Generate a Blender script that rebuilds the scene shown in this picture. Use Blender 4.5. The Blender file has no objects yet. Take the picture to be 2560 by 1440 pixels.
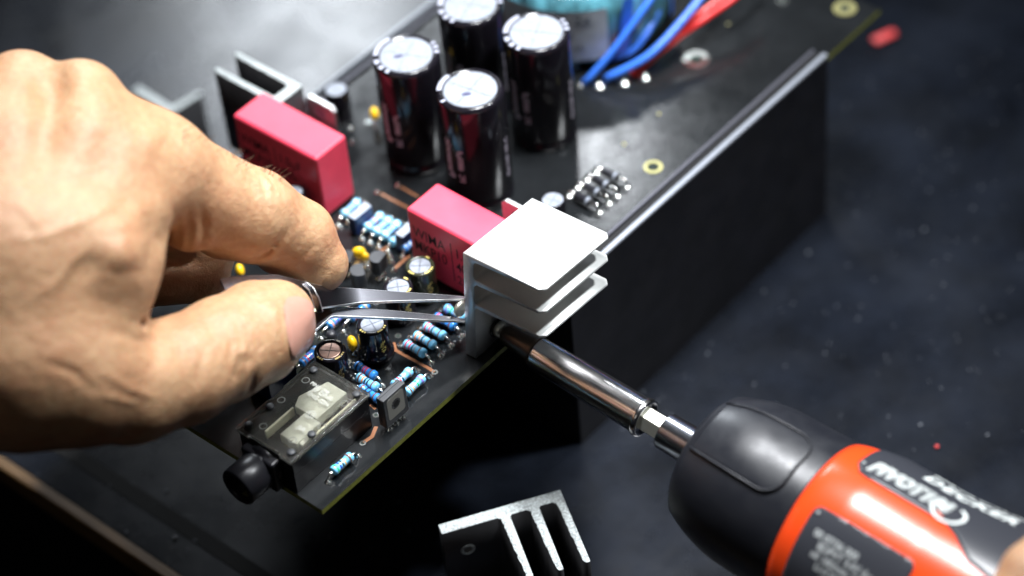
import bpy, bmesh, math, random
import numpy as np
from mathutils import Vector, Matrix, noise
from mathutils.bvhtree import BVHTree
random.seed(7)
S = bpy.context.scene
COL = S.collection

# ------------------------------------------------------------------ camera
# units: 1 blender unit = 1 cm.  Origin = front corner of the circuit board, X along its long edge,
# Y along its short edge, Z up.
S.unit_settings.scale_length = 0.01
MR = np.array([[0.64568492, -0.75992164, -0.07490052],
               [-0.57022859, -0.4146084, -0.70918208],
               [0.50786843, 0.50061859, -0.70103544]])
CAM = Vector((-27.4584, -34.3082, 49.7541))
FOC = 6792.3
cd = bpy.data.cameras.new('camera'); cam = bpy.data.objects.new('camera', cd); COL.objects.link(cam)
r, u, b = MR[0], -MR[1], -MR[2]
cam.matrix_world = Matrix(((r[0], u[0], b[0], CAM[0]), (r[1], u[1], b[1], CAM[1]), (r[2], u[2], b[2], CAM[2]), (0, 0, 0, 1)))
cd.sensor_width = 36; cd.lens = FOC / 2560 * 36; cd.clip_start = 1; cd.clip_end = 1000
cd.dof.use_dof = True; cd.dof.focus_distance = 68.0; cd.dof.aperture_fstop = 0.055
S.camera = cam

# ------------------------------------------------------------------ light
w = bpy.data.worlds.new('World'); S.world = w; w.use_nodes = True
bgn = w.node_tree.nodes['Background']; bgn.inputs[0].default_value = (.55, .7, 1, 1); bgn.inputs[1].default_value = 0.007

def lamp(name, loc, target, size, power, color, shape='DISK', sy=None):
    l = bpy.data.lights.new(name, 'AREA'); l.shape = shape; l.size = size
    if sy: l.size_y = sy
    l.energy = power; l.color = color
    o = bpy.data.objects.new(name, l); COL.objects.link(o)
    o.location = loc; o.rotation_euler = (Vector(target) - Vector(loc)).to_track_quat('-Z', 'Y').to_euler()
    return o
def spread(o, deg): o.data.spread = math.radians(deg)
lamp('bench_lamp', (47.5, 32.5, 40), (8, 3, 0), 4.5, 2200, (.9, .95, 1))
spread(lamp('bench_lamp_second', (33, -18, 55), (9, 0, 0), 6, 8000, (.93, .97, 1)), 75)
spread(lamp('overhead_lamp', (17.5, 3, 50), (8, .5, 0), 10, 8800, (.95, .97, 1), 'RECTANGLE', 12), 62)
spread(lamp('window_light', (50, 54, 33), (15, 12, -4), 13, 7200, (.86, .92, .98)), 100)
lamp('fill_light', (-70, -10, 60), (6, 2, 0), 30, 2000, (1, .93, .85))  # unseen soft fill, added to brighten the sides facing front left
S.view_settings.view_transform = 'Standard'; S.view_settings.look = 'None'
S.view_settings.exposure = 0; S.view_settings.gamma = 1; S.view_settings.use_curve_mapping = False
S.render.engine = 'CYCLES'
S.cycles.max_bounces = 8; S.cycles.transparent_max_bounces = 12

# ------------------------------------------------------------------ helpers
def at(px, py, z=0.0):
    d = MR.T @ np.array([(px - 1280) / FOC, (py - 720) / FOC, 1]); o = np.array(CAM)
    return Vector(o + (z - o[2]) / d[2] * d)
def atd(px, py, dep):
    return Vector(np.array(CAM) + MR.T @ (np.array([(px - 1280) / FOC, (py - 720) / FOC, 1]) * dep))
def camdir(x, y, z):          # camera axes (right, down, forward) -> world
    return Vector(MR.T @ np.array([x, y, z]))

def mat(name, color, rough=.5, metal=0., spec=.5, **k):
    m = bpy.data.materials.new(name); m.use_nodes = True
    nt = m.node_tree; p = nt.nodes['Principled BSDF']
    c = tuple(color) + (1,)
    p.inputs['Base Color'].default_value = c
    p.inputs['Roughness'].default_value = rough; p.inputs['Metallic'].default_value = metal
    p.inputs['Specular IOR Level'].default_value = spec
    if 'coat' in k: p.inputs['Coat Weight'].default_value = k['coat']; p.inputs['Coat Roughness'].default_value = k.get('coat_rough', .1)
    if 'trans' in k: p.inputs['Transmission Weight'].default_value = k['trans']; p.inputs['IOR'].default_value = k.get('ior', 1.45)
    if 'sss' in k:
        p.inputs['Subsurface Weight'].default_value = k['sss']; p.inputs['Subsurface Radius'].default_value = k.get('rad', (1, .35, .15)); p.inputs['Subsurface Scale'].default_value = k.get('sscale', .3)
    if 'aniso' in k: p.inputs['Anisotropic'].default_value = k['aniso']
    tc = nt.nodes.new('ShaderNodeTexCoord')
    def ntex(scale, detail=4, stretch=None, rough_=.6):
        n = nt.nodes.new('ShaderNodeTexNoise'); n.inputs['Scale'].default_value = scale; n.inputs['Detail'].default_value = detail; n.inputs['Roughness'].default_value = rough_
        if stretch:
            mp = nt.nodes.new('ShaderNodeMapping'); mp.inputs['Scale'].default_value = stretch
            nt.links.new(tc.outputs['Object'], mp.inputs[0]); nt.links.new(mp.outputs[0], n.inputs['Vector'])
        else: nt.links.new(tc.outputs['Object'], n.inputs['Vector'])
        return n
    if 'var' in k:       # (scale, amount, stretch)
        sc, am = k['var'][:2]; n = ntex(sc, 5, k['var'][2] if len(k['var']) > 2 else None)
        cr = nt.nodes.new('ShaderNodeValToRGB'); cr.color_ramp.elements[0].position = .3; cr.color_ramp.elements[1].position = .7
        cr.color_ramp.elements[0].color = tuple(min(1, x * (1 - am)) for x in color) + (1,)
        cr.color_ramp.elements[1].color = tuple(min(1, x * (1 + am)) for x in color) + (1,)
        nt.links.new(n.outputs['Fac'], cr.inputs[0]); nt.links.new(cr.outputs[0], p.inputs['Base Color'])
    if 'rvar' in k:      # (scale, lo, hi, stretch)
        n = ntex(k['rvar'][0], 5, k['rvar'][3] if len(k['rvar']) > 3 else None)
        mr = nt.nodes.new('ShaderNodeMapRange'); mr.inputs[1].default_value = .3; mr.inputs[2].default_value = .7
        mr.inputs[3].default_value = k['rvar'][1]; mr.inputs[4].default_value = k['rvar'][2]
        nt.links.new(n.outputs['Fac'], mr.inputs[0]); nt.links.new(mr.outputs[0], p.inputs['Roughness'])
    if 'bump' in k:      # list of (scale, strength, distance, stretch)
        prev = None
        for bb in k['bump']:
            n = ntex(bb[0], 6, bb[3] if len(bb) > 3 else None)
            bm = nt.nodes.new('ShaderNodeBump'); bm.inputs['Strength'].default_value = bb[1]; bm.inputs['Distance'].default_value = bb[2]
            nt.links.new(n.outputs['Fac'], bm.inputs['Height'])
            if prev: nt.links.new(prev.outputs[0], bm.inputs['Normal'])
            prev = bm
        nt.links.new(prev.outputs[0], p.inputs['Normal'])
    return m

def build(name, bm, mats, parent=None, smooth=False, bevel=0, label=None, seg=2, M=None):
    me = bpy.data.meshes.new(name); bm.normal_update(); bm.to_mesh(me); bm.free()
    for m in (mats if isinstance(mats, (list, tuple)) else [mats]): me.materials.append(m)
    if smooth:
        for p in me.polygons: p.use_smooth = True
    o = bpy.data.objects.new(name, me); COL.objects.link(o)
    if parent: o.parent = parent
    if M is not None: o.matrix_local = M
    if bevel:
        md = o.modifiers.new('b', 'BEVEL'); md.width = bevel; md.segments = seg; md.limit_method = 'ANGLE'; md.angle_limit = math.radians(35)
        if smooth != 'flat':
            for p in me.polygons: p.use_smooth = True
            md.harden_normals = True
    if label: o['label'] = label
    return o
def tag(o, label, cat, group=None, kind=None):
    if label: o['label'] = label
    if cat: o['category'] = cat
    if group: o['group'] = group
    if kind: o['kind'] = kind
    return o
def empty(name, loc, label, cat, group=None, M=None):
    o = bpy.data.objects.new(name, None); COL.objects.link(o); o.location = loc; o.empty_display_size = .3
    if M is not None: o.matrix_world = M
    return tag(o, label, cat, group)
def B(): return bmesh.new()
def box(bm, x0, x1, y0, y1, z0, z1, mi=0):
    v = [bm.verts.new(p) for p in ((x0, y0, z0), (x1, y0, z0), (x1, y1, z0), (x0, y1, z0), (x0, y0, z1), (x1, y0, z1), (x1, y1, z1), (x0, y1, z1))]
    for f in ((0, 3, 2, 1), (4, 5, 6, 7), (0, 1, 5, 4), (1, 2, 6, 5), (2, 3, 7, 6), (3, 0, 4, 7)):
        bm.faces.new([v[i] for i in f]).material_index = mi
    return v
def prism(bm, pts, z0, z1, mi=0, ax='z'):
    def P(a, b_, c): return (a, b_, c) if ax == 'z' else ((c, a, b_) if ax == 'x' else (a, c, b_))
    lo = [bm.verts.new(P(x, y, z0)) for x, y in pts]; hi = [bm.verts.new(P(x, y, z1)) for x, y in pts]
    n = len(pts); fs = []
    fs.append(bm.faces.new(lo[::-1])); fs.append(bm.faces.new(hi))
    for i in range(n): fs.append(bm.faces.new((lo[i], lo[(i + 1) % n], hi[(i + 1) % n], hi[i])))
    for f in fs: f.material_index = mi
    bmesh.ops.recalc_face_normals(bm, faces=fs)
    return fs
def lathe(bm, prof, n=40, M=None, mis=None, cap=True):
    """profile [(r,z)] about local z"""
    M = M or Matrix(); rings = []
    for r_, z in prof:
        rings.append([bm.verts.new(M @ Vector((r_ * math.cos(2 * math.pi * i / n), r_ * math.sin(2 * math.pi * i / n), z))) for i in range(n)])
    for k in range(len(rings) - 1):
        for i in range(n):
            f = bm.faces.new((rings[k][i], rings[k][(i + 1) % n], rings[k + 1][(i + 1) % n], rings[k + 1][i]))
            if mis: f.material_index = mis[k]
    if cap:
        f = bm.faces.new(rings[0][::-1]); f.material_index = mis[0] if mis else 0
        f = bm.faces.new(rings[-1]); f.material_index = mis[-1] if mis else 0
def tube(bm, pts, rad, n=10, mi=0, cap=True):
    pts = [Vector(p) for p in pts]; rings = []
    rs = rad if isinstance(rad, (list, tuple)) else [rad] * len(pts)
    up = None
    for i, p in enumerate(pts):
        t = (pts[min(i + 1, len(pts) - 1)] - pts[max(i - 1, 0)]).normalized()
        if up is None:
            up = t.orthogonal().normalized()
        else:
            up = (up - t * up.dot(t)).normalized()
        s = t.cross(up)
        rings.append([bm.verts.new(p + (up * math.cos(a) + s * math.sin(a)) * rs[i]) for a in [2 * math.pi * k / n for k in range(n)]])
    for k in range(len(rings) - 1):
        for i in range(n):
            bm.faces.new((rings[k][i], rings[k][(i + 1) % n], rings[k + 1][(i + 1) % n], rings[k + 1][i])).material_index = mi
    if cap:
        bm.faces.new(rings[0][::-1]).material_index = mi; bm.faces.new(rings[-1]).material_index = mi
def spline(ctrl, n=8):
    c = [Vector(p) for p in ctrl]; c = [c[0] * 2 - c[1]] + c + [c[-1] * 2 - c[-2]]; out = []
    for i in range(1, len(c) - 2):
        for k in range(n):
            t = k / n; a, b_, c_, d = c[i - 1:i + 3]
            out.append(.5 * ((2 * b_) + (c_ - a) * t + (2 * a - 5 * b_ + 4 * c_ - d) * t * t + (3 * b_ - a - 3 * c_ + d) * t ** 3))
    out.append(c[-2]); return out
def ball(bm, c, r_, sc=(1, 1, 1), u_=14, v_=9, mi=0):
    M = Matrix.Translation(c) @ Matrix.Diagonal((r_ * sc[0], r_ * sc[1], r_ * sc[2], 1))
    g = bmesh.ops.create_uvsphere(bm, u_segments=u_, v_segments=v_, radius=1, matrix=M)
    for v in g['verts']:
        for f in v.link_faces: f.material_index = mi
def text_mesh(txt, size, shear=0, offset=0, width=1.0, align='CENTER', space=1.0):
    cu = bpy.data.curves.new('t', 'FONT'); cu.body = txt; cu.size = size; cu.align_x = align; cu.align_y = 'CENTER'
    cu.shear = shear; cu.offset = offset; cu.fill_mode = 'FRONT'; cu.resolution_u = 3; cu.space_line = .8; cu.space_character = space
    o = bpy.data.objects.new('t', cu); COL.objects.link(o)
    dg = bpy.context.evaluated_depsgraph_get(); dg.update()
    me = bpy.data.meshes.new_from_object(o.evaluated_get(dg))
    bm = B(); bm.from_mesh(me)
    bpy.data.objects.remove(o); bpy.data.curves.remove(cu); bpy.data.meshes.remove(me)
    for v in bm.verts: v.co.x *= width
    return bm
def mapped(bm, fn, cuts=0):
    if cuts:
        bmesh.ops.triangulate(bm, faces=bm.faces[:])
        for _ in range(cuts):
            es = [e for e in bm.edges if e.calc_length() > .12]
            if es: bmesh.ops.subdivide_edges(bm, edges=es, cuts=1); bmesh.ops.triangulate(bm, faces=bm.faces[:])
    for v in bm.verts: v.co = fn(v.co.x, v.co.y)
    return bm
def merge(dst, src, mi=None):
    me = bpy.data.meshes.new('x'); src.to_mesh(me); n0 = len(dst.faces); dst.from_mesh(me); dst.faces.ensure_lookup_table()
    if mi is not None:
        for f in dst.faces[n0:]: f.material_index = mi
    bpy.data.meshes.remove(me); src.free()
def circle(r_, n=24, c=(0, 0)): return [(c[0] + r_ * math.cos(2 * math.pi * i / n), c[1] + r_ * math.sin(2 * math.pi * i / n)) for i in range(n)]
def ring(bm, c, ri, ro, z0, z1, n=28, mi=0):
    M = Matrix.Translation((c[0], c[1], 0)); rings = []
    for r_, z in ((ri, z0), (ri, z1), (ro, z1), (ro, z0)):
        rings.append([bm.verts.new((c[0] + r_ * math.cos(2 * math.pi * i / n), c[1] + r_ * math.sin(2 * math.pi * i / n), z)) for i in range(n)])
    for k in range(4):
        a, b_ = rings[k], rings[(k + 1) % 4]
        for i in range(n): bm.faces.new((a[(i + 1) % n], a[i], b_[i], b_[(i + 1) % n])).material_index = mi

# ------------------------------------------------------------------ materials
M_table = mat('black_bench_top', (.0058, .0075, .0118), .3, 0, .26, var=(.35, .6), rvar=(.33, .22, .34), bump=[(.3, .10, .15), (30, .10, .012), (60, .12, .006, (.08, 1, 1)), (60, .12, .006, (1, .08, 1))])
M_tedge = mat('bench_wood_edge', (.13, .07, .024), .6, var=(2, .45, (1, .2, 1)), bump=[(6, .3, .05, (1, .2, 1))])
M_floor = mat('dark_floor', (.012, .011, .010), .8)
M_mask = mat('black_solder_mask', (.009, .010, .011), .2, 0, .42, rvar=(1.2, .13, .21), var=(.5, .3), bump=[(.35, .12, .12), (40, .10, .006)])
M_fr4 = mat('olive_board_edge', (.20, .21, .03), .6, var=(9, .4))
M_cop = mat('masked_copper', (.27, .11, .05), .35, .35)
M_solder = mat('solder', (.78, .80, .76), .22, 1)
M_brass = mat('brass_ring', (.62, .58, .26), .35, .9)
M_case = mat('black_case_metal', (.011, .011, .014), .45, 0, .4, var=(.8, .35), rvar=(.7, .36, .56), bump=[(70, .15, .01), (1.5, .06, .05)])
M_rail = mat('bare_rail_metal', (.26, .28, .32), .42, .6, bump=[(20, .2, .01, (.2, 1, 1))])
M_alu = mat('aluminium', (.78, .79, .77), .42, .55, .5, var=(.9, .05), rvar=(3, .36, .46), bump=[(70, .22, .012, (.04, 1, 1)), (12, .08, .02)])
M_alud = mat('dark_aluminium', (.045, .045, .048), .4, .3, .5, var=(1.2, .2), bump=[(70, .15, .01, (.04, 1, 1))])  # near-black extruded walls of the heat sinks with rough-cut ends
M_face = mat('sawn_end_face', (.50, .52, .54), .36, .8, .5, var=(1.5, .2), bump=[(60, .15, .01, (1, .1, 1)), (18, .12, .01)])
M_cut = mat('rough_cut_aluminium', (.50, .54, .54), .55, .4, .4, var=(14, .5), bump=[(30, 1, .04), (9, .7, .05)])
M_lead = mat('tinned_lead', (.82, .82, .78), .2, 1)
M_plastic = mat('black_plastic', (.008, .008, .010), .34, 0, .3, bump=[(20, .15, .01)])
M_plasticm = mat('matte_black_plastic', (.03, .032, .036), .5, 0, .5, bump=[(50, .1, .01)])
M_sleeve = mat('black_sleeve', (.008, .007, .010), .14, 0, .32, bump=[(2.5, .08, .03)])
M_captop = mat('capacitor_can_top', (.25, .27, .31), .6, 0, .04, bump=[(7, .4, .03), (30, .3, .015)], var=(9, .18))
M_brtop = mat('brown_can_top', (.36, .22, .17), .35, .6, bump=[(8, .2, .02)])
M_print = mat('lilac_print', (.62, .56, .66), .5)
M_white = mat('white_print', (.30, .31, .38), .45)
M_gold = mat('gold_print', (.66, .52, .14), .45)
M_red = mat('red_cast_plastic', (.72, .055, .10), .42, 0, .45, var=(1.3, .08), bump=[(10, .06, .02)])
M_ink = mat('black_ink', (.03, .004, .008), .5)
M_yel = mat('yellow_epoxy', (.85, .50, .01), .22, 0, .6)
M_res = mat('blue_resistor_lacquer', (.18, .54, .82), .25, 0, .6, coat=.3)
M_resd = mat('deep_blue_resistor_lacquer', (.03, .22, .62), .22, 0, .6, coat=.3)
BAND = {n: mat('band_' + n, c, .3) for n, c in dict(brown=(.16, .055, .02), red=(.62, .04, .06), orange=(.75, .25, .04), black=(.012, .012, .015), green=(.02, .42, .12), violet=(.25, .16, .6), gold=(.55, .38, .14), blue=(.01, .04, .55), grey=(.3, .32, .36), white=(.7, .75, .8)).items()}
M_diode = mat('diode_body', (.014, .014, .018), .4, 0, .5)
M_pale = mat('pale_green_plastic', (.56, .66, .40), .5, sss=.1)
M_navy = mat('navy_plastic', (.006, .02, .085), .35)
M_grey = mat('grey_plastic_top', (.30, .34, .40), .5)
M_pad = mat('grey_heat_pad', (.24, .235, .21), .55, bump=[(30, .2, .01)])
M_clear = mat('clear_plastic', (.97, .97, .90), .08, 0, .6, trans=.985, ior=1.46, bump=[(3, .05, .03)])
M_ivory = mat('ivory_plastic', (.75, .73, .58), .35, 0, .5)
M_smoke = mat('frosted_relief', (.20, .20, .18), .3, 0, .6)
M_steel = mat('tweezer_steel', (.36, .36, .40), .20, 1, bump=[(45, .12, .008, (.3, 1, 1))])
M_steelb = mat('ground_steel_edge', (.86, .86, .86), .38, 1, bump=[(40, .4, .015)])
M_chrome = mat('polished_chrome', (.80, .78, .78), .18, 1, rvar=(9, .15, .26, (1, 1, .15)), bump=[(30, .05, .006)])
M_dsteel = mat('dark_tool_steel', (.10, .075, .06), .34, 1, bump=[(24, .3, .02)])
M_hex = mat('plated_hex_steel', (.66, .66, .58), .38, .9, bump=[(25, .25, .015)])
M_collar = mat('gunmetal_collar', (.34, .35, .39), .24, 1)
M_rubber = mat('tool_black_housing', (.011, .012, .016), .38, 0, .45, rvar=(1.5, .30, .48), bump=[(45, .12, .01)])
M_orange = mat('orange_tool_plastic', (.80, .062, .010), .26, 0, .5, bump=[(3, .04, .03)])
M_plate = mat('tool_label_film', (.035, .037, .045), .3, 0, .5)
M_lgrey = mat('pale_label_print', (.66, .70, .68), .5)
M_dgrey = mat('dim_label_print', (.36, .38, .38), .5)
M_lred = mat('red_label_print', (.8, .12, .06), .5)
M_bluew = mat('blue_wire_insulation', (.04, .17, .70), .3, 0, .5)
M_redw = mat('red_wire_insulation', (.80, .03, .03), .3, 0, .5)
M_teal = mat('teal_winding_wrap', (.07, .22, .27), .12, 0, .6, coat=.6, coat_rough=.05, var=(1.6, .9, (1, 1, .25)), bump=[(1.6, .6, .15)])
M_label = mat('pale_paper_label', (.52, .56, .60), .3, 0, .5, var=(1.4, .12), bump=[(1.5, .3, .08)])
M_scrap = mat('red_plastic_scrap', (.75, .08, .08), .5)
M_speck = mat('pale_dust', (.55, .56, .6), .7)

# ------------------------------------------------------------------ bench
bm = B(); box(bm, -.62, 140, -90, 140, -6.6, -6.0)
tt = build('table', bm, M_table); tag(tt, None, None, kind='structure')
bm = B(); box(bm, -.98, -.62, -90, 140, -6.75, -6.0)
te = build('table_edge', bm, M_tedge, bevel=.08); tag(te, None, None, kind='structure')
bm = B(); box(bm, .38, .86, -20, 40, -5.997, -5.985)
build('table_seam', bm, mat('seam_black', (.004, .004, .004), .9), parent=tt)
bm = B(); box(bm, -400, 400, -400, 400, -76, -75)
tag(build('floor', bm, M_floor), None, None, kind='structure')

# ------------------------------------------------------------------ metal case under the board
case = empty('metal_case', (9.4, .1, -6), 'open black metal case with bright edge rail, carrying the circuit board', 'case')
T = Matrix.Translation((-9.4, -.1, 6))
def cpart(name, f, m, bev=0, label=None, smooth=False):
    bm = B(); f(bm); bm.transform(T); return build(name, bm, m, case, bevel=bev, label=label, smooth=smooth)
cpart('side_panel', lambda b_: box(b_, 9.4, 20.9, -.03, .20, -6, .04), M_case, .015)
cpart('side_panel', lambda b_: box(b_, 9.4, 20.9, 10.72, 10.86, -6, .04), M_case, .015)
cpart('front_panel', lambda b_: box(b_, 9.4, 9.6, .203, 10.717, -6, -.2), M_case, .015)
cpart('back_panel', lambda b_: box(b_, 20.7, 20.9, .203, 10.717, -6, -.2), M_case, .015)
cpart('edge_rail', lambda b_: prism(b_, [(-.03, .043), (.13, .043), (.11, .11), (-.01, .09)], 9.42, 20.9, ax='x'), M_rail)
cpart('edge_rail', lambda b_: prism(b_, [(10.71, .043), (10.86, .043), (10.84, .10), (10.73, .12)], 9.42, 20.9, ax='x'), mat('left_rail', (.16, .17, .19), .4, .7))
cpart('inner_rail', lambda b_: box(b_, 9.42, 20.85, .36, .47, .004, .11), mat('dark_rail', (.10, .10, .12), .35, .6), .03)
cpart('inner_rail', lambda b_: box(b_, 9.42, 20.85, 10.42, 10.5, .004, .11), mat('dark_rail_left', (.10, .10, .12), .35, .6), .03)
cpart('groove_strip', lambda b_: box(b_, 9.42, 20.85, .225, .345, .003, .02), mat('groove_black', (.003, .003, .004), .8))

# ------------------------------------------------------------------ circuit board with everything soldered to it
pcb = empty('circuit_board', (0, 0, 0), 'long black amplifier circuit board crowded with soldered parts, lying on the metal case', 'circuit board')
bm = B(); box(bm, 0, 23.5, 0, 10.66, -.16, 0)
bm.faces.ensure_lookup_table()
for f in bm.faces:
    if abs(f.normal.z) < .5: f.material_index = 1
bm.normal_update()
for f in bm.faces: f.material_index = 0 if f.normal.z > .5 else 1
build('board', bm, [M_mask, M_fr4], pcb)

def pad(p, r_=.085, parent=pcb, h=.075, m=None):
    bm = B(); lathe(bm, [(r_ * 1.25, .001), (r_ * 1.2, .012), (r_ * .8, .03), (r_ * .42, h), (r_ * .1, h * 1.25)], 14, Matrix.Translation((p.x, p.y, 0)))
    return build('solder_joint', bm, m or M_solder, parent, smooth=True)
def padring(p, ri, ro, m=M_solder, h=.012, hole=True):
    bm = B(); ring(bm, (p.x, p.y), ri, ro, .002, h)
    if hole: prism(bm, circle(ri, 20, (p.x, p.y)), .002, .005, mi=1)
    return build('plated_hole', bm, [m, mat('hole_dark', (.004, .012, .008), .8)], pcb)

def trace(pts, wd=.05):
    bm = B(); P = [Vector((p.x, p.y)) for p in pts]
    for i in range(len(P) - 1):
        d = (P[i + 1] - P[i]).normalized(); n_ = Vector((-d.y, d.x)) * wd
        a, b_ = P[i] - d * wd * .4, P[i + 1] + d * wd * .4
        prism(bm, [tuple(a - n_), tuple(b_ - n_), tuple(b_ + n_), tuple(a + n_)], .001 + .0007 * i, .005 + .0007 * i)
    return build('copper_trace', bm, M_cop, pcb)
trace([at(984, 858), at(989, 876), at(1074, 922), at(1084, 930)], .045)
trace([at(940, 1068), at(930, 1092), at(910, 1105)], .05)
trace([at(785, 832), at(772, 815), at(745, 850)], .04)
trace([at(996, 464), at(1045, 492)], .035)
trace([at(946, 481), at(1020, 520)], .04)
trace([at(846, 566), at(815, 588)], .05)
trace([at(985, 673), at(1022, 640)], .05)
trace([at(912, 650), at(968, 618)], .045)
trace([at(927, 1012), at(938, 1022)], .04)
for x, y in ((1450, 215), (1440, 165)): pad(at(x, y), .09)
for x, y in ((1497, 214), (1559, 206), (1611, 192)): pad(at(x, y), .15, h=.1)
for x, y in ((996, 463), (945, 481), (880, 355), (876, 322), (884, 670), (918, 667), (870, 556), (985, 676), (979, 655), (976, 642), (967, 700), (770, 745), (760, 640),
             (1690, 112), (1240, 300), (1225, 452)): pad(at(x, y), .075)
for x, y in ((1087, 931), (764, 861), (870, 905), (995, 840), (940, 1038), (907, 1108), (921, 305)): padring(at(x, y), .05, .085)
padring(at(1633, 418), .17, .26, M_brass, .02)
padring(at(1740, 150), .17, .38, M_solder, .035)
padring(at(2112, 22), .15, .34, M_brass, .03)
padring(at(1955, 4), .08, .17, M_solder, .03)
# drill hole lining / edge pins
for x, y in ((1647, 285), (1560, 360), (1820, 60)): pad(at(x, y), .035, h=.02, m=M_brass)

# ---- resistors
def resistor(p0, p1, bands, deep=False, z=.2, L=.68, rr=.122):
    d = (p1 - p0); ln = d.length; d.normalize(); c = (p0 + p1) / 2
    up = Vector((0, 0, 1)); s = d.cross(up)
    RM = Matrix((( s.x, up.x, d.x, c.x), (s.y, up.y, d.y, c.y), (0, 1, 0, z), (0, 0, 0, 1)))
    prof = []; mis = []
    cols = [M_resd if deep else M_res] + [BAND[b_] for b_ in bands]
    def rad(t):
        e = min(t, 1 - t)
        if e < .03: return rr * (.35 + .62 * (e / .03) ** .5 * .75)
        if e < .24: return rr * (.95 + .12 * math.sin(math.pi * (e - .03) / .21 * .9 + .2))
        return rr * .84
    edges = [0, .008, .02, .035, .05]
    bp = [.16, .33, .45, .57, .80] if len(bands) >= 5 else [.16, .36, .54, .80]
    w_ = .035
    marks = []
    for i, t in enumerate(bp[:len(bands)]): marks.append((t - w_, t + w_, i + 1))
    ts = sorted(set([0, .006, .015, .03, .06, .10, .2, .235, .26, .4, .6, .74, .765, .80, .9, .94, .97, .985, .994, 1] + [x for m in marks for x in m[:2]]))
    for i, t in enumerate(ts):
        prof.append((max(rad(t), .03), (t - .5) * L))
        if i < len(ts) - 1:
            mid = (t + ts[i + 1]) / 2; mi = 0
            for a, b_, k in marks:
                if a < mid < b_: mi = k
            mis.append(mi)
    bm = B(); lathe(bm, prof, 20, RM, mis)
    o = build('resistor', bm, cols, pcb, smooth=True)
    for q, sg in ((p0, -1), (p1, 1)):
        e = c + d * sg * L * .48 + Vector((0, 0, z)); k = Vector((q.x, q.y, 0))
        h1 = Vector((q.x, q.y, z * .75)) - d * sg * .05; 
        bm = B(); tube(bm, spline([e, (e + Vector((q.x, q.y, z))) / 2 - d * sg * .01, h1, k], 5), .03, 8); build('lead', bm, M_lead, o, smooth=True)
        pad(q, .08, h=.06)
    return o
RS = [((820, 1205), (895, 1140), 'green blue black gold brown', 0),
      ((1000, 863), (1078, 907), 'red red black grey brown', 0),
      ((1025, 841), (1103, 887), 'orange orange black grey brown', 0),
      ((1049, 819), (1128, 863), 'red red black grey brown', 0),
      ((1076, 796), (1154, 839), 'red violet black brown', 1),
      ((1100, 774), (1180, 818), 'violet green grey gold', 0),
      ((878, 917), (956, 963), 'black black red red brown', 1),
      ((881, 945), (962, 993), 'brown orange black black brown', 0),
      ((887, 973), (966, 1022), 'brown black black brown', 1),
      ((970, 992), (1043, 926), 'brown red black grey grey', 0),
      ((1000, 1012), (1076, 942), 'brown gold grey green violet', 0),
      ((785, 835), (866, 765), 'grey violet brown green', 0),
      ((803, 846), (884, 776), 'orange violet violet gold', 1),
      ((857, 828), (940, 757), 'red black black gold', 1),
      ((737, 938), (812, 872), 'brown red violet grey', 1),
      ((846, 564), (912, 505), 'white grey violet white', 0),
      ((904, 596), (969, 540), 'white violet red white', 0),
      ((925, 607), (990, 551), 'white grey grey white', 0),
      ((946, 617), (1011, 560), 'white grey violet white', 0),
      ((970, 630), (1030, 580), 'grey white grey white', 0),
      ((1007, 641), (1052, 598), 'grey white grey white', 1)]
for a, b_, bands, deep in RS: resistor(at(*a), at(*b_), bands.split(), deep)

# ---- diodes
for a, b_ in (((1421, 490), (1498, 531)), ((1443, 469), (1521, 508)), ((1466, 449), (1543, 490)), ((1489, 431), (1566, 468))):
    p0, p1 = at(*a), at(*b_); d = (p1 - p0).normalized(); c = (p0 + p1) / 2; up = Vector((0, 0, 1)); s = d.cross(up)
    RM = Matrix(((s.x, up.x, d.x, c.x), (s.y, up.y, d.y, c.y), (0, 1, 0, .2), (0, 0, 0, 1)))
    bm = B(); lathe(bm, [(.05, -.27), (.11, -.265), (.12, -.24), (.12, .14), (.122, .145), (.122, .2), (.12, .205), (.12, .24), (.11, .265), (.05, .27)], 18, RM, [0, 0, 0, 0, 1, 0, 0, 0, 0])
    o = build('diode', bm, [M_diode, M_grey], pcb, smooth=True)
    for q, sg in ((p0, -1), (p1, 1)):
        bm = B(); e = c + d * sg * .24 + Vector((0, 0, .2))
        tube(bm, spline([e, Vector((q.x, q.y, .24)) - d * sg * .06, Vector((q.x, q.y, .12)), Vector((q.x, q.y, 0))], 5), .034, 8); build('lead', bm, M_lead, o, smooth=True)
        pad(q, .105, h=.06)

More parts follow.
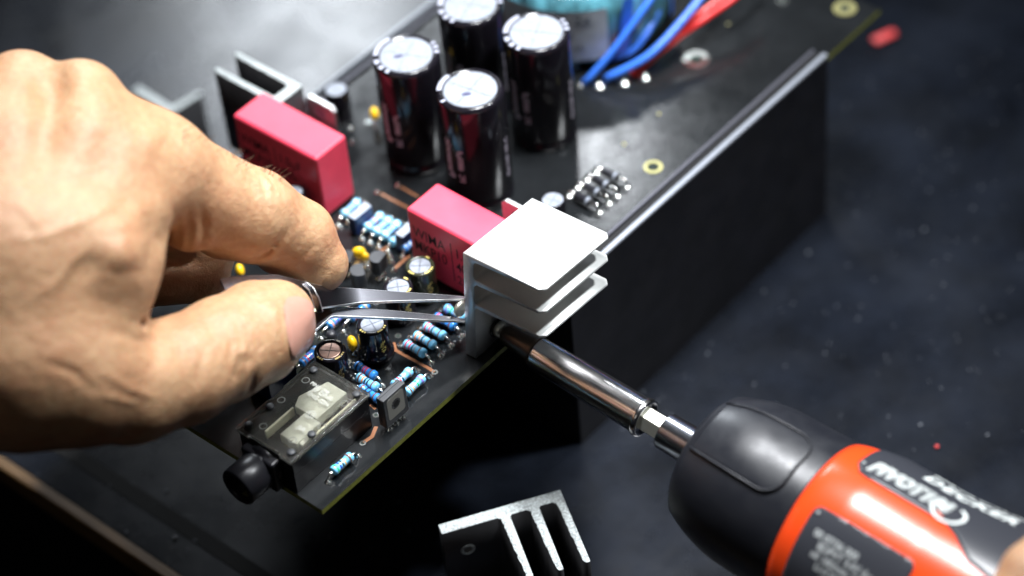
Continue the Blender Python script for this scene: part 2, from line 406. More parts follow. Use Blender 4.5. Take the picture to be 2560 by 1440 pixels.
# ---- electrolytic capacitors
def ecap(cx, cy, r_, h, topm=M_captop, topr=.72, pr=M_gold, scores=2, base_flare=0.0, body_m=M_sleeve, rot=0, tall=False):
    T_ = Matrix.Translation((cx, cy, 0)) @ Matrix.Rotation(rot, 4, 'Z')
    bm = B()
    f = base_flare
    prof = [(r_ * .9, .03), (r_ + f, .05), (r_ + f, .14), (r_ + f * .6, .2), (r_ * .955 + f * .5, .24), (r_ * .955 + f * .4, .30), (r_, .36), (r_, h - r_ * .16), (r_ * .985, h - r_ * .08), (r_ * .94, h - r_ * .02), (r_ * .88, h), (r_ * (topr + .03), h - .005), (r_ * topr, h - .035)]
    lathe(bm, prof, 48, T_)
    o = build('electrolytic_capacitor', bm, body_m, pcb, smooth=True)
    bm = B(); R_ = r_ * topr
    lathe(bm, [(R_, h - .034), (R_ * .995, h - .022), (R_ * .9, h - .018), (R_ * .3, h - .017)], 40, T_)
    build('top_vent', bm, topm, o, smooth=True)
    bm = B()
    for k in range(scores):
        a = math.pi * k / scores + .25
        M2 = T_ @ Matrix.Rotation(a, 4, 'Z'); n0 = len(bm.verts)
        box(bm, -R_ * .92, R_ * .92, -.012, .012, h - .0165, h - .0125)
        bm.verts.ensure_lookup_table()
        for v in bm.verts[n0:]: v.co = M2 @ (v.co + Vector((0, 0, k * .001)))
    build('score_mark', bm, mat('score', (.14, .15, .18), .3, .5) if topm == M_captop else mat('scored', (.12, .08, .06), .4, .5), o)
    return o, T_
def arcmarks(o, T_, r0, r1, z, specs, m):
    for a0, a1 in specs:
        bm = B()
        n_ = max(2, int((a1 - a0) / 8)); A = [math.radians(a0 + (a1 - a0) * i / n_) for i in range(n_ + 1)]
        inn = [bm.verts.new(T_ @ Vector((r0 * math.cos(a), r0 * math.sin(a), z + .004))) for a in A]
        out = [bm.verts.new(T_ @ Vector((r1 * math.cos(a), r1 * math.sin(a), z - .002))) for a in A]
        for i in range(n_): bm.faces.new((inn[i], out[i], out[i + 1], inn[i + 1]))
        build('rim_print', bm, m, o)
def wrap(o, txt, size, r_, ang, z, m, shear=0, width=1, off=0, name='sleeve_print', T_=None, flip=1):
    t = text_mesh(txt, size, shear, off, width)
    # text runs upwards along z
    mapped(t, lambda x, y: T_ @ Vector(((r_ + .004) * math.cos(ang - y / r_ * -1), (r_ + .004) * math.sin(ang - y / r_ * -1), z + x)), 1)
    for f in t.faces: pass
    bmesh.ops.recalc_face_normals(t, faces=t.faces[:])
    build(name, t, m, o)
VA = math.atan2(CAM.y - 5, CAM.x - 12)     # direction of the viewer seen from the capacitors
bigs = [(11.07, 6.70, .15), (10.99, 4.36, -.1), (13.81, 4.46, .2), (13.66, 6.68, .1)]
for i, (x, y, rt) in enumerate(bigs):
    o, T_ = ecap(x, y, .9, 3.6, topr=.80, scores=2, rot=rt)
    T0 = Matrix.Translation((x, y, 0))
    va = math.degrees(VA)
    arcmarks(o, T0, .75, .885, 3.603, [(va - 150 + 0, va - 95), (va - 82, va - 70), (va - 62, va - 52), (va - 44, va - 36), (va + 84, va + 92), (va + 98, va + 106), (va + 112, va + 118)] if i != 1 else [(va - 140, va - 95), (va - 66, va - 60)], M_white)
    wrap(o, 'Panasonic', .34, .9, VA - .95, 1.75, M_print, T_=T0, off=.004)
    wrap(o, 'FC  6800µF', .24, .9, VA - .5 - .05, 1.6, M_print, T_=T0, off=.002)
    wrap(o, '63V (M) 105°C', .22, .9, VA + 1.05, 1.5, M_print, T_=T0)
    if i in (0, 1):
        bm = B(); lathe(bm, [(.10, 3.585), (.06, 3.592), (.01, 3.593)], 16, Matrix.Translation((x - .18 if i == 0 else x - .2, y + .12 if i == 0 else y - .05, 0)) @ Matrix.Rotation(VA, 4, 'Z') @ Matrix.Diagonal((.7, 1.35, 1, 1)))
        build('ink_dot', bm, mat('navy_ink', (.02, .02, .08), .4), o)
def small(x, y, r_, h, **k):
    prc = k.pop('prc', M_gold); o, T_ = ecap(x, y, r_, h, **k)
    T0 = Matrix.Translation((x, y, 0)); va = math.degrees(VA)
    if prc:
        arcmarks(o, T0, r_ * .82, r_ * .95, h + .003, [(va - 60, va - 52), (va - 48, va - 40), (va - 36, va - 30), (va + 20, va + 46), (va + 52, va + 60), (va + 64, va + 70), (va + 130, va + 150)], prc)
        wrap(o, '47µF', .2, r_, VA + .55, h * .5, prc, T_=T0)
    return o
small(3.39, 2.73, .41, 1.1, topm=M_brtop, topr=.68, base_flare=.0, prc=mat('faint_gold', (.25, .18, .05), .4), rot=.3)
small(4.72, 2.50, .40, 1.1, topr=.74, base_flare=.07, rot=.9)
small(7.02, 2.92, .385, 1.1, topr=.72, base_flare=.02, rot=.4, body_m=mat('green_black_sleeve', (.03, .032, .018), .2))
small(6.10, 2.86, .39, 1.1, topr=.74, base_flare=.02, rot=.6)
small(7.16, 7.55, .27, 1.1, topr=.78, prc=None)
small(10.9, 9.52, .34, 1.1, topr=.85, prc=None)
small(10.96, 1.72, .33, 1.1, topr=.85, prc=None)

# ---- film capacitors with writing
def rbox(x0, x1, y0, y1, z0, z1, name, m, bev, parent=pcb):
    bm = B(); box(bm, x0, x1, y0, y1, z0, z1); return build(name, bm, m, parent, bevel=bev, seg=4)
def filmcap(x0, y0, y1, x1):
    o = rbox(x0, x1, y0, y1, .04, 2.2, 'film_capacitor', M_red, .10)
    bm = B(); ln = y1 - y0
    def put(txt, sz, cy, cz, w_=1.0, al='LEFT'):
        t = text_mesh(txt, sz, 0, .003, w_, al); mapped(t, lambda x, y: Vector((x0 - .004, cy - x, cz + y))); merge(bm, t)
    put('WIMA', .50, y1 - .17, 1.50, .82); put('MKP10', .50, y1 - .17, 1.02, .78)
    put('1.0µF', .46, y1 - 1.62, 1.50, .82); put('400-', .46, y1 - 1.62, 1.02, .82); put('250~', .42, y1 - 1.62, .54, .82)
    box(bm, x0 - .0045, x0 - .004, y1 - 1.52, y1 - 1.49, .42, 1.78)
    build('printed_text', bm, M_ink, o)
    for yy in (y0 + .2, y1 - .2):
        bm = B(); tube(bm, [((x0 + x1) / 2, yy, .05), ((x0 + x1) / 2, yy, -.05)], .04); build('lead', bm, M_lead, o)
filmcap(7.6, 7.0, 10.12, 8.8)
filmcap(7.6, .72, 3.80, 8.85)

# ---- TO-220 tabs behind the film capacitors
def tabdev(x, y0, y1, zt):
    bm = B(); box(bm, x, x + .13, y0, y1, .9, zt)
    bv = [(y0, .9), (y1, .9), (y1, zt - .12), (y1 - .12, zt), (y0 + .12, zt), (y0, zt - .12)]
    bm.free(); bm = B(); prism(bm, bv, x, x + .13, ax='x')
    o = build('power_transistor', bm, M_steelb, pcb, bevel=.01)
    bm = B(); prism(bm, circle(.19, 20, ((y0 + y1) / 2, zt - .38)), x - .012, x - .006, ax='x'); build('mounting_hole', bm, M_white, o)
    bm = B(); box(bm, x - .28, x + .06, y0 + .02, y1 - .02, .25, .9); build('case_body', bm, M_plastic, o, bevel=.03)
    for k in range(3):
        bm = B(); yy = (y0 + y1) / 2 + (k - 1) * .27; box(bm, x - .12, x - .06, yy - .04, yy + .04, -.05, .3); build('lead', bm, M_lead, o)
tabdev(9.72, 8.42, 9.5, 1.72)
tabdev(9.46, 1.1, 2.14, 2.02)

# ---- small box capacitors
def boxcap(cx0, cx1, cy0, cy1, h, m, mt, bev=.04):
    bm = B(); box(bm, cx0, cx1, cy0, cy1, .03, h); bm.normal_update()
    for f in bm.faces: f.material_index = 1 if f.normal.z > .5 else 0
    return build('box_capacitor', bm, [m, mt], pcb, bevel=bev)
boxcap(7.62, 8.32, 5.86, 6.14, .62, M_navy, M_grey)
p = at(985, 583, .62); boxcap(p.x, p.x + .72, p.y - .3, p.y, .62, M_navy, M_grey)
boxcap(2.86, 3.55, 3.87, 4.12, .62, M_pale, M_pale)
p = at(770, 795, .45); boxcap(p.x - .1, p.x + .9, p.y - .1, p.y + .2, .5, M_pale, M_pale)
boxcap(1.85, 2.85, 3.5, 4.3, .75, M_navy, M_navy)

# ---- small transistors (half-round)
def to92(p, a, s=.24, h=.48, z0=.25):
    bm = B(); pts = [(s * math.cos(t), s * math.sin(t)) for t in [math.radians(-35 + 250 * i / 16) for i in range(17)]]
    c, sn = math.cos(a), math.sin(a); pts = [(p.x + x * c - y * sn, p.y + x * sn + y * c) for x, y in pts]
    prism(bm, pts, z0, z0 + h)
    o = build('small_transistor', bm, M_plasticm, pcb, bevel=.015)
    for k in (-1, 0, 1):
        bm = B(); q = Vector((p.x + k * .12 * c, p.y + k * .12 * sn, 0)); tube(bm, [q + Vector((0, 0, z0 + .02)), q], .025, 6); build('lead', bm, M_lead, o)
        pad(q, .06)
to92(at(945, 643, .7) , .2); to92(at(897, 676, .7), .9); to92(at(867, 640, .6), .5, h=.35)

# ---- yellow ceramic / tantalum drops
def drop(p, r_, ax=(1, 0), h=.36, tall=1.15):
    bm = B(); ball(bm, (0, 0, 0), r_, (1.0, .62, tall), 20, 14)
    for v in bm.verts:
        if v.co.z < 0: k = 1 - .45 * (-v.co.z / (r_ * tall)); v.co.x *= k; v.co.z *= 1.25
    a = math.atan2(ax[1], ax[0]); bm.transform(Matrix.Translation((p.x, p.y, h)) @ Matrix.Rotation(a, 4, 'Z'))
    o = build('drop_capacitor', bm, M_yel, pcb, smooth=True)
    for sg in (-1, 1):
        q = Vector((p.x + sg * .1 * math.cos(a), p.y + sg * .1 * math.sin(a), 0)); bm = B(); tube(bm, [q + Vector((0, 0, .15)), q], .026, 6); build('lead', bm, M_lead, o, smooth=True); pad(q, .07)
drop(at(881, 858, .3), .2, (.4, .9), .30, 1.1)
drop(at(897, 632, .35), .19, (.7, -.7), .36, 1)
drop(at(912, 645, .2), .12, (.7, -.7), .25, 1.2)
drop(at(936, 286, .35), .19, (.6, .8), .38, 1.0)
drop(at(600, 676, .3), .19, (.6, .8), .3, 1.0)
for x, y in ((893, 655), (878, 668)):
    pad(at(x, y, .1), .13, h=.14, m=mat('amber_bead', (.75, .50, .22), .3, .3))

# ---- trimmer knob peeping behind the brown-topped capacitor
p = at(828, 838, .1); bm = B(); lathe(bm, [(.13, .0), (.14, .1), (.12, .2), (.05, .22)], 16, Matrix.Translation((p.x, p.y, 0))); build('trimmer', bm, M_diode, pcb, smooth=True)

# ---- upright transistor with grey pad and hole
def upright(x0, x1, y0, y1, z0, z1):
    ym = y1 - .09
    bm = B(); box(bm, x0, x1, y0, ym - .004, z0, z1); o = build('flat_transistor', bm, M_plasticm, pcb, bevel=.025)
    bm = B(); box(bm, x0 + .005, x1 - .005, ym + .004, y1, z0, z1 - .01); build('back_half', bm, M_plasticm, o, bevel=.02)
    cx, cz = (x0 + x1) / 2, z0 + (z1 - z0) * .58
    a = .30; bzz = .36; pts = []
    for (sx, sz) in ((1, 1), (-1, 1), (-1, -1), (1, -1)):
        for k in range(5):
            t = math.radians({(1, 1): 0, (-1, 1): 90, (-1, -1): 180, (1, -1): 270}[(sx, sz)] + k * 22.5)
            pts.append((cx + sx * (a - .08) + .08 * math.cos(t), cz - .02 + sz * (bzz - .08) + .08 * math.sin(t)))
    bm = B(); prism(bm, pts, y0 - .006, y0 + .01, ax='y'); build('metal_pad', bm, M_pad, o)
    bm = B(); prism(bm, circle(.155, 28, (cx, cz + .03)), y0 - .011, y0 + .01, ax='y'); build('mounting_hole', bm, mat('hole_rim', (.02, .02, .022), .25), o)
    bm = B(); prism(bm, circle(.10, 24, (cx + .01, cz + .02)), y0 - .014, y0 + .01, ax='y'); build('mounting_hole', bm, mat('hole_core', (.003, .003, .003), .6), o)
    for k in (-1, 0, 1):
        q = Vector((cx + k * .24, (y0 + y1) / 2 - .02, 0))
        bm = B(); box(bm, q.x - .04, q.x + .04, q.y - .03, q.y + .03, -.02, z0 + .03); build('lead', bm, M_lead, o); pad(q, .08)
upright(2.80, 3.62, .36, .62, .2, 1.2)

# ---- headphone jack with clear lid
jk = bpy.data.objects.new('headphone_jack', None); COL.objects.link(jk); jk.parent = pcb; jk.location = (1.4, 1.8, 0)
jk['label'] = 'black jack socket with clear plastic lid on the board corner'
JT = Matrix.Translation((-1.4, -1.8, 0))
def jp(name, f, m, bev=0, smooth=False, seg=2):
    bm = B(); f(bm); bm.transform(JT); return build(name, bm, m, jk, bevel=bev, smooth=smooth, seg=seg)
def jbody(b_):
    box(b_, .05, 2.78, .87, 2.68, .0, .62)
    box(b_, .05, 2.78, .87, .95, .622, 1.08); box(b_, .05, 2.78, 2.60, 2.68, .622, 1.08)
    box(b_, .05, .13, .952, 2.598, .622, 1.08); box(b_, 2.70, 2.78, .952, 2.598, .622, 1.08)
jp('socket_body', jbody, M_plastic, .012)
def lid(b_):
    prism(b_, [(-.01, .82), (2.84, .82), (2.84, 2.74), (1.7, 2.74), (1.69, 2.70), (1.2, 2.70), (1.19, 2.74), (-.01, 2.74), (-.01, 2.3), (.05, 2.29), (.05, 1.25), (-.01, 1.24)], 1.085, 1.2)
jp('clear_lid', lid, M_clear, .03)
def relief(b_):
    prism(b_, [(1.45, 1.35), (2.55, 1.35), (2.55, 2.0), (1.75, 2.25), (1.45, 2.1)], .80, 1.078)
    prism(b_, [(.55, 1.2), (1.43, 1.2), (1.43, 1.75), (.55, 1.75)], .78, 1.07)
    box(b_, .62, .95, 1.05, 1.19, .75, 1.05)
jp('moulded_relief', relief, mat('milky_clear', (.93, .93, .85), .2, 0, .5, trans=.35, ior=1.4, bump=[(5, .3, .03)]), .02)
def inner(b_):
    box(b_, 1.6, 2.45, 1.45, 1.95, .63, .78); box(b_, .62, 1.0, 1.25, 1.6, .63, .76); box(b_, 1.1, 2.6, 1.1, 1.16, .63, .95); box(b_, .5, 1.5, 2.2, 2.26, .63, .9)
jp('contact_spring', inner, M_ivory, .01)
for x, y in ((.22, 1.02), (.95, 1.03), (2.58, 1.05), (.25, 2.5), (1.0, 2.5), (2.55, 2.48)):
    jp('rivet', lambda b_: lathe(b_, [(.105, 1.201), (.11, 1.25), (.09, 1.28), (.03, 1.285)], 20, Matrix.Translation((x, y, 0))), M_plasticm, smooth=True)
for x, y in ((.55, 1.3), (.45, 2.2), (1.35, 2.45), (2.2, 2.42), (1.3, 1.02), (2.2, 1.1)):
    jp('ejector_ring', lambda b_: ring(b_, (x, y), .085, .10, 1.2005, 1.207), M_smoke)
def jtxt(b_):
    for t, s, cx, cy in (('JIE QING', .17, 2.1, 1.75), ('ENG QIN', .17, 1.92, 1.72), ('PING QIE', .15, 2.22, 1.95), ('JIA', .2, .95, 1.38)):
        m = text_mesh(t, s, 0, .003); mapped(m, lambda x, y: Vector((cx + y, cy - x, 1.2045))); merge(b_, m)
    ring(b_, (1.42, 1.52), .11, .13, 1.2005, 1.208); ring(b_, (1.42, 1.52), .05, .07, 1.2005, 1.208)
jp('raised_lettering', jtxt, mat('clear_raised_letter', (.42, .42, .38), .15, 0, .8))
XM = Matrix.Rotation(-math.pi / 2, 4, 'Y')
def nose(b_):
    Mx = Matrix.Translation((0, 1.80, .52)) @ XM   # local z -> world -x
    lathe(b_, [(.56, .0), (.56, .12), (.50, .14), (.50, .28), (.52, .30), (.52, .98), (.49, 1.02), (.42, 1.03), (.36, 1.01), (.34, .96), (.34, .4), (.05, .39)], 40, Mx, cap=False)
jp('socket_barrel', nose, M_plastic, smooth=True)
def nflat(b_):
    box(b_, -.28, .045, 1.25, 2.35, .0, 1.0)
jp('barrel_block', nflat, M_plastic, .08)
jp('contact_tongue', lambda b_: box(b_, -.9, -.55, 1.62, 1.8, .19, .23), M_brass)

# ------------------------------------------------------------------ heat sinks
HS_H, HS_W, HS_T, HS_L = 3.29, 2.52, .335, 2.81
def hs_profile(W=HS_W, fins=(1.80, 2.58, 3.29), ft=.10, jag=0):
    """in (w, h): spine at w 0..T, fins to W; h 0..H"""
    T_, H = HS_T, fins[-1]; p = [(0, 0), (T_, 0), (T_, fins[0] - ft - .10), (T_ + .07, fins[0] - ft - .03)]
    for k, h in enumerate(fins):
        if jag:
            n_ = 22
            p += [(T_ + .1 + (W - T_ - .14) * i / n_, h - ft * (1.1 - .25 * i / n_) + random.uniform(-jag, jag * .6)) for i in range(n_)]
        p += [(W - .05, h - ft * .75), (W, h - ft * .45), (W - .02, h)]
        if k < len(fins) - 1:
            nx = fins[k + 1]
            p += [(T_ + .06, h + .02), (T_, h + .08), (T_, nx - ft - .12), (T_ + .07, nx - ft - .04)]
    p += [(0, H)]
    return p
def chamfer_fins(bm):   # clip the outer corners of the fins, as cut stock
    for v in bm.verts:
        pass
def heatsink(M, label, hole=True, rough=.0, W=HS_W, fins=(1.80, 2.58, 3.29), ft=.10, jag=0):
    root = empty('heat_sink', (0, 0, 0), label, 'heat sink', 'extruded aluminium heat sinks', M=M)
    pr = hs_profile(W, fins, ft, jag); bm = B()
    prism(bm, [(-w_, h) for w_, h in pr], 0, HS_L, ax='x')
    bm.normal_update()
    for f in bm.faces: f.material_index = 1 if abs(f.normal.x) > .5 else 0
    if not rough:
        for sx, co in ((0, (.0, -W, 0)), (1, (HS_L, -W, 0))):
            n_ = Vector((-1 if sx == 0 else 1, -1, 0)).normalized()
            bmesh.ops.bisect_plane(bm, geom=bm.verts[:] + bm.edges[:] + bm.faces[:], plane_co=Vector(co) - n_ * .11, plane_no=n_, clear_outer=True)
            bmesh.ops.holes_fill(bm, edges=[e for e in bm.edges if e.is_boundary])
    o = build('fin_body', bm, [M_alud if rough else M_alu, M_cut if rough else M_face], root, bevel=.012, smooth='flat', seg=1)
    if hole:
        bm = B(); ring2 = Matrix.Translation((.9 if hole is True else hole, -HS_T - .004, .62))
        Mx = ring2 @ Matrix.Rotation(math.pi / 2, 4, 'X')
        lathe(bm, [(.11, 0), (.115, .02), (.19, .015), (.20, 0)], 24, Mx, cap=False)
        build('hole_rim', bm, M_cut, root, smooth=True)
        bm = B(); lathe(bm, [(.11, .0), (.05, .002)], 24, Mx); build('screw_hole', bm, M_pad, root)
    return root
def rotv(w_):
    w_ = Vector(w_); return Matrix.Rotation(w_.length, 4, w_.normalized())
HM = Matrix.Translation((6.06, .622, .02)) @ rotv((-.013, .113, .044))
heatsink(HM, 'pale aluminium heat sink held on the board edge, screw and driver in its side', hole=False)
# foreground heat sink stands on the bench: profile plane horizontal, extrusion upwards
def upr(corner, spine_dir, fin_dir, top):
    """corner = outer spine end at the free (no fin) end, seen from above"""
    sd = Vector(spine_dir).normalized(); fd = Vector(fin_dir).normalized()
    # local x -> down (cut face at local x=0 points up), local -y -> fin dir, local z -> spine dir
    return Matrix(((0, -fd.x, sd.x, corner[0]), (0, -fd.y, sd.y, corner[1]), (-1, 0, 0, top), (0, 0, 0, 1)))
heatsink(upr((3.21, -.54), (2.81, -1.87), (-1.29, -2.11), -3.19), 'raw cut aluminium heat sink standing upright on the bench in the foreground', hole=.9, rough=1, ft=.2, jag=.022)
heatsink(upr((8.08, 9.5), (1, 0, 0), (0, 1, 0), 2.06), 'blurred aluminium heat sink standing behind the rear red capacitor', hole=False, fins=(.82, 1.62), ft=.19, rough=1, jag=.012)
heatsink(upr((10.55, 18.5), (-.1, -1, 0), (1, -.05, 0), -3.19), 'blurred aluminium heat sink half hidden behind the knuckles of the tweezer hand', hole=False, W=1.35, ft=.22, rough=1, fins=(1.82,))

# ------------------------------------------------------------------ screw and nut
sc = empty('screw', (0, 0, 0), 'bright machine screw driven through the held heat sink, at the driver tip', 'screw', M=Matrix.Translation((6.93, .30, .46)) @ Matrix.Rotation(math.pi / 2, 4, 'X'))
bm = B(); lathe(bm, [(.25, .0), (.27, .02), (.27, .05), (.20, .055)], 28); build('washer', bm, mat('dark_washer', (.05, .05, .05), .3, .8), sc, smooth=True)
bm = B(); lathe(bm, [(.20, .056), (.215, .09), (.21, .2), (.17, .26), (.08, .27)], 28); build('head', bm, M_hex, sc, smooth=True)
bm = B(); lathe(bm, [(.10, -.75), (.12, -.7), (.12, 0)], 20); build('shank', bm, M_lead, sc, smooth=True)
p = at(1152, 776, 0); 
nut = B(); lathe(nut, [(.16, 0), (.22, .02), (.22, .1), (.16, .16), (.05, .17)], 24)
o = build('nut', nut, M_hex, None, smooth=True); o.matrix_world = Matrix.Translation(atd(1156, 775, 68.9)) @ Matrix.Rotation(-math.pi / 2, 4, 'X'); tag(o, 'small round nut held between the tweezer tips behind the heat sink', 'nut')

# ------------------------------------------------------------------ powered screwdriver
A0 = Vector((6.92, .30, .44)); tdir = Vector((.012, -1, -.075)).normalized()
toC = (CAM - (A0 + tdir * 10)); toC = (toC - tdir * toC.dot(tdir)).normalized()
side = tdir.cross(toC)      # +side: which way in the picture? (lower-left negative below)
if side.dot(camdir(0, 1, 0)) > 0: side = -side     # side points up in the picture
DM = Matrix(((toC.x, side.x, tdir.x, A0.x), (toC.y, side.y, tdir.y, A0.y), (toC.z, side.z, tdir.z, A0.z), (0, 0, 0, 1)))
if DM.determinant() < 0: SGN = -1; DM = Matrix(((toC.x, -side.x, tdir.x, A0.x), (toC.y, -side.y, tdir.y, A0.y), (toC.z, -side.z, tdir.z, A0.z), (0, 0, 0, 1)))
else: SGN = 1
drv = empty('electric_screwdriver', A0, 'orange and black cordless screwdriver with chrome bit holder, driving the screw', 'screwdriver', M=DM)
def dp(name, prof, m, n=48, smooth=True, par=None, mis=None):
    bm = B(); lathe(bm, prof, n, mis=mis); return build(name, bm, m, par or drv, smooth=smooth)
dp('bit', [(.10, .20), (.22, .30), (.27, .38), (.30, .8), (.33, 1.0), (.37, 1.2), (.38, 1.26), (.39, 1.38)], M_dsteel)
dp('chrome_sleeve', [(.36, 1.36), (.425, 1.37), (.44, 1.42), (.45, 2.5), (.475, 4.62), (.50, 4.66), (.525, 4.74), (.51, 4.83), (.46, 4.85), (.42, 4.83), (.40, 4.75), (.30, 4.74)], M_chrome, 64)
bm = B(); lathe(bm, [(.35, 4.7), (.35, 5.75)], 6); build('hex_shank', bm, M_hex, drv, bevel=.03)
dp('collar', [(.40, 5.42), (.46, 5.43), (.485, 5.46), (.51, 6.7), (.55, 6.75)], M_collar)
NR = 2.10
def nr(t):      # nose radius along axis
    if t < 6.15: return .8
    k = min(1, max(0, t - 6.6) / 1.9); return 1.58 + (NR - 1.58) * (1 - (1 - k) ** 2.0) + .03 * max(0, t - 8.5)
prof = [(.5, 6.59), (1.2, 6.60), (1.42, 6.63), (1.54, 6.69)] + [(nr(t), t) for t in [6.8 + .15 * i for i in range(25)]]
prof = [(r_, z) for r_, z in prof if z < 9.97] + [(nr(9.97), 9.97), (nr(9.97) - .03, 10.0)]
# chamfered polygonal nose
dp('nose_housing', prof, M_rubber, 72)
OR = 2.33
def orr(t):
    r_ = 2.14 + .25 * min(1, (t - 10.0) / 1.2) ** .7 if t > 10 else 2.14
    if t > 13: r_ += .10 * (t - 13)
    return r_
ts = [10.0 + .2 * i for i in range(56)]
bm = B(); lathe(bm, [(2.1, 9.99)] + [(orr(t), t) for t in ts] + [(1.8, 21.2)], 72)
build('body_shell', bm, M_orange, drv, smooth=True)
def cyl(t, ang, off, rf):
    r_ = rf(t) + off; return Vector((r_ * math.cos(ang), SGN * r_ * math.sin(ang), t))
def cpatch(pts, off, rf, m, name, par=drv, thick=0, cuts=5):
    bm = B(); f = bm.faces.new([bm.verts.new((x, y, 0)) for x, y in pts]); bmesh.ops.triangulate(bm, faces=[f])
    for _ in range(cuts):
        es = [e for e in bm.edges if e.calc_length() > .13]
        if es: bmesh.ops.subdivide_edges(bm, edges=es, cuts=1); bmesh.ops.triangulate(bm, faces=bm.faces[:])
    for v in bm.verts: v.co = cyl(v.co.x, v.co.y / 2.3, off, rf)
    bmesh.ops.recalc_face_normals(bm, faces=bm.faces[:])
    o = build(name, bm, m, par, smooth=True)
    md = o.modifiers.new('s', 'SOLIDIFY'); md.thickness = .02; md.offset = 0
    return o
def rrect(x0, x1, y0, y1, r_, corners=(1, 1, 1, 1)):
    out = []
    for i, (cx, cy, a0) in enumerate(((x1 - r_, y1 - r_, 0), (x0 + r_, y1 - r_, 90), (x0 + r_, y0 + r_, 180), (x1 - r_, y0 + r_, 270))):
        if corners[i]:
            for k in range(7): a = math.radians(a0 + 15 * k); out.append((cx + r_ * math.cos(a), cy + r_ * math.sin(a)))
        else: out.append(((x1, y1), (x0, y1), (x0, y0), (x1, y0))[i])
    return out
D = math.radians
npl = cpatch(rrect(6.9, 9.5, -.05, 1.95, .55, (1, 0, 0, 1)), .02, nr, M_rubber, 'thumb_panel')
def rim(pts, rad_, m, name, par):
    bm = B(); P = [cyl(x, y / 2.3, .045, nr) for x, y in pts]; tube(bm, P, rad_, 8); build(name, bm, m, par, smooth=True)
rp = rrect(6.9, 9.5, -.05, 1.95, .55, (1, 0, 0, 1)); i0 = [i for i, q in enumerate(rp) if q == (6.9, 1.95)][0]
seq = rp[i0 + 1:] + rp[:i0 + 1]
pp = []
for a, b_ in zip(seq[:-1], seq[1:]):
    n_ = max(1, int(math.dist(a, b_) / .25)); pp += [(a[0] + (b_[0] - a[0]) * k / n_, a[1] + (b_[1] - a[1]) * k / n_) for k in range(n_)]
pp.append(seq[-1]); rim(pp, .035, M_rubber, 'panel_rim', npl)
# badge plates  (y = arc length up the picture, at r 2.3)
pl1 = cpatch([(10.6, 1.9), (10.8, 1.62), (11.05, 1.55), (13.2, 1.55), (13.6, 1.35), (14.2, .95), (15.6, .7), (15.6, 4.2), (10.85, 4.2), (10.6, 3.9)], .015, orr, M_plate, 'badge_plate')
pl2 = cpatch(rrect(10.5, 13.3, -3.2, .38, .22), .015, orr, M_plate, 'rating_plate')
def dtext(txt, size, t0, y0, m, par, off=.035, shear=0, w_=1, bold=0, al='LEFT'):
    t = text_mesh(txt, size, shear, bold, w_, al, 1.14 if size > .4 else 1.0); mapped(t, lambda x, y: cyl(t0 + x, (y0 + y) / 2.3, off, orr), 2)
    bmesh.ops.recalc_face_normals(t, faces=t.faces[:]); build('plate_text', t, m, par)
dtext('PIVOT180', .52, 10.9, 1.98, M_lgrey, pl1, .028, .3, .86, .045)
dtext('PIVOT180', .52, 10.9, 1.98, M_plate, pl1, .034, .3, .86, .016)
dtext('PIVOT180', .52, 10.9, 1.98, M_lgrey, pl1, .040, .3, .86, -.006)
dtext('DECKER', .50, 11.95, 2.72, M_lgrey, pl1, .028, .2, 1.2, .02)
dtext('BLACK&', .50, 11.95, 3.36, M_lgrey, pl1, .028, .2, 1.2, .02)
rc = B()
for k in range(26):
    a0 = D(-170 + k * 9); a1 = D(-170 + (k + 1) * 9)
    q = []
    for rr_, aa in ((.33, a0), (.41, a0), (.41, a1), (.33, a1)): q.append(rc.verts.new(cyl(13.1 + rr_ * math.cos(aa) * 1.1, (1.86 + rr_ * math.sin(aa) * .8) / 2.3, .032, orr)))
    rc.faces.new(q)
build('badge_swoosh', rc, M_lgrey, pl1)
rc = B()
for k in range(6):
    a0 = D(-150 + k * 9); a1 = D(-150 + (k + 1) * 9); q = []
    for rr_, aa in ((.24, a0), (.29, a0), (.29, a1), (.24, a1)): q.append(rc.verts.new(cyl(13.1 + rr_ * math.cos(aa), (1.86 + rr_ * math.sin(aa) * .8) / 2.3, .034, orr)))
    rc.faces.new(q)
build('badge_accent', rc, M_lred, pl1)
for k, (s, tx, yy) in enumerate((('00 07/36 000', 10.62, -.2), ('BDPVT 3.6V d.c.', 10.85, -.42), ('n0 180/min TYPE 1', 10.78, -.64), ('LI-ION 1.5Ah', 11.0, -.86), ('IEC 5mm', 11.2, -1.1))):
    dtext(s, .24, tx + .2, yy, M_dgrey, pl2, .03, 0, .95, .008)
for (tx, yy) in ((10.72, 1.95), (10.65, .2)):
    bm = B(); bmesh.ops.create_uvsphere(bm, u_segments=12, v_segments=8, radius=.05, matrix=Matrix.Translation(cyl(tx, yy / 2.3, .02, orr))); build('plate_pin', bm, M_dgrey, pl1 if yy > 1 else pl2, smooth=True)

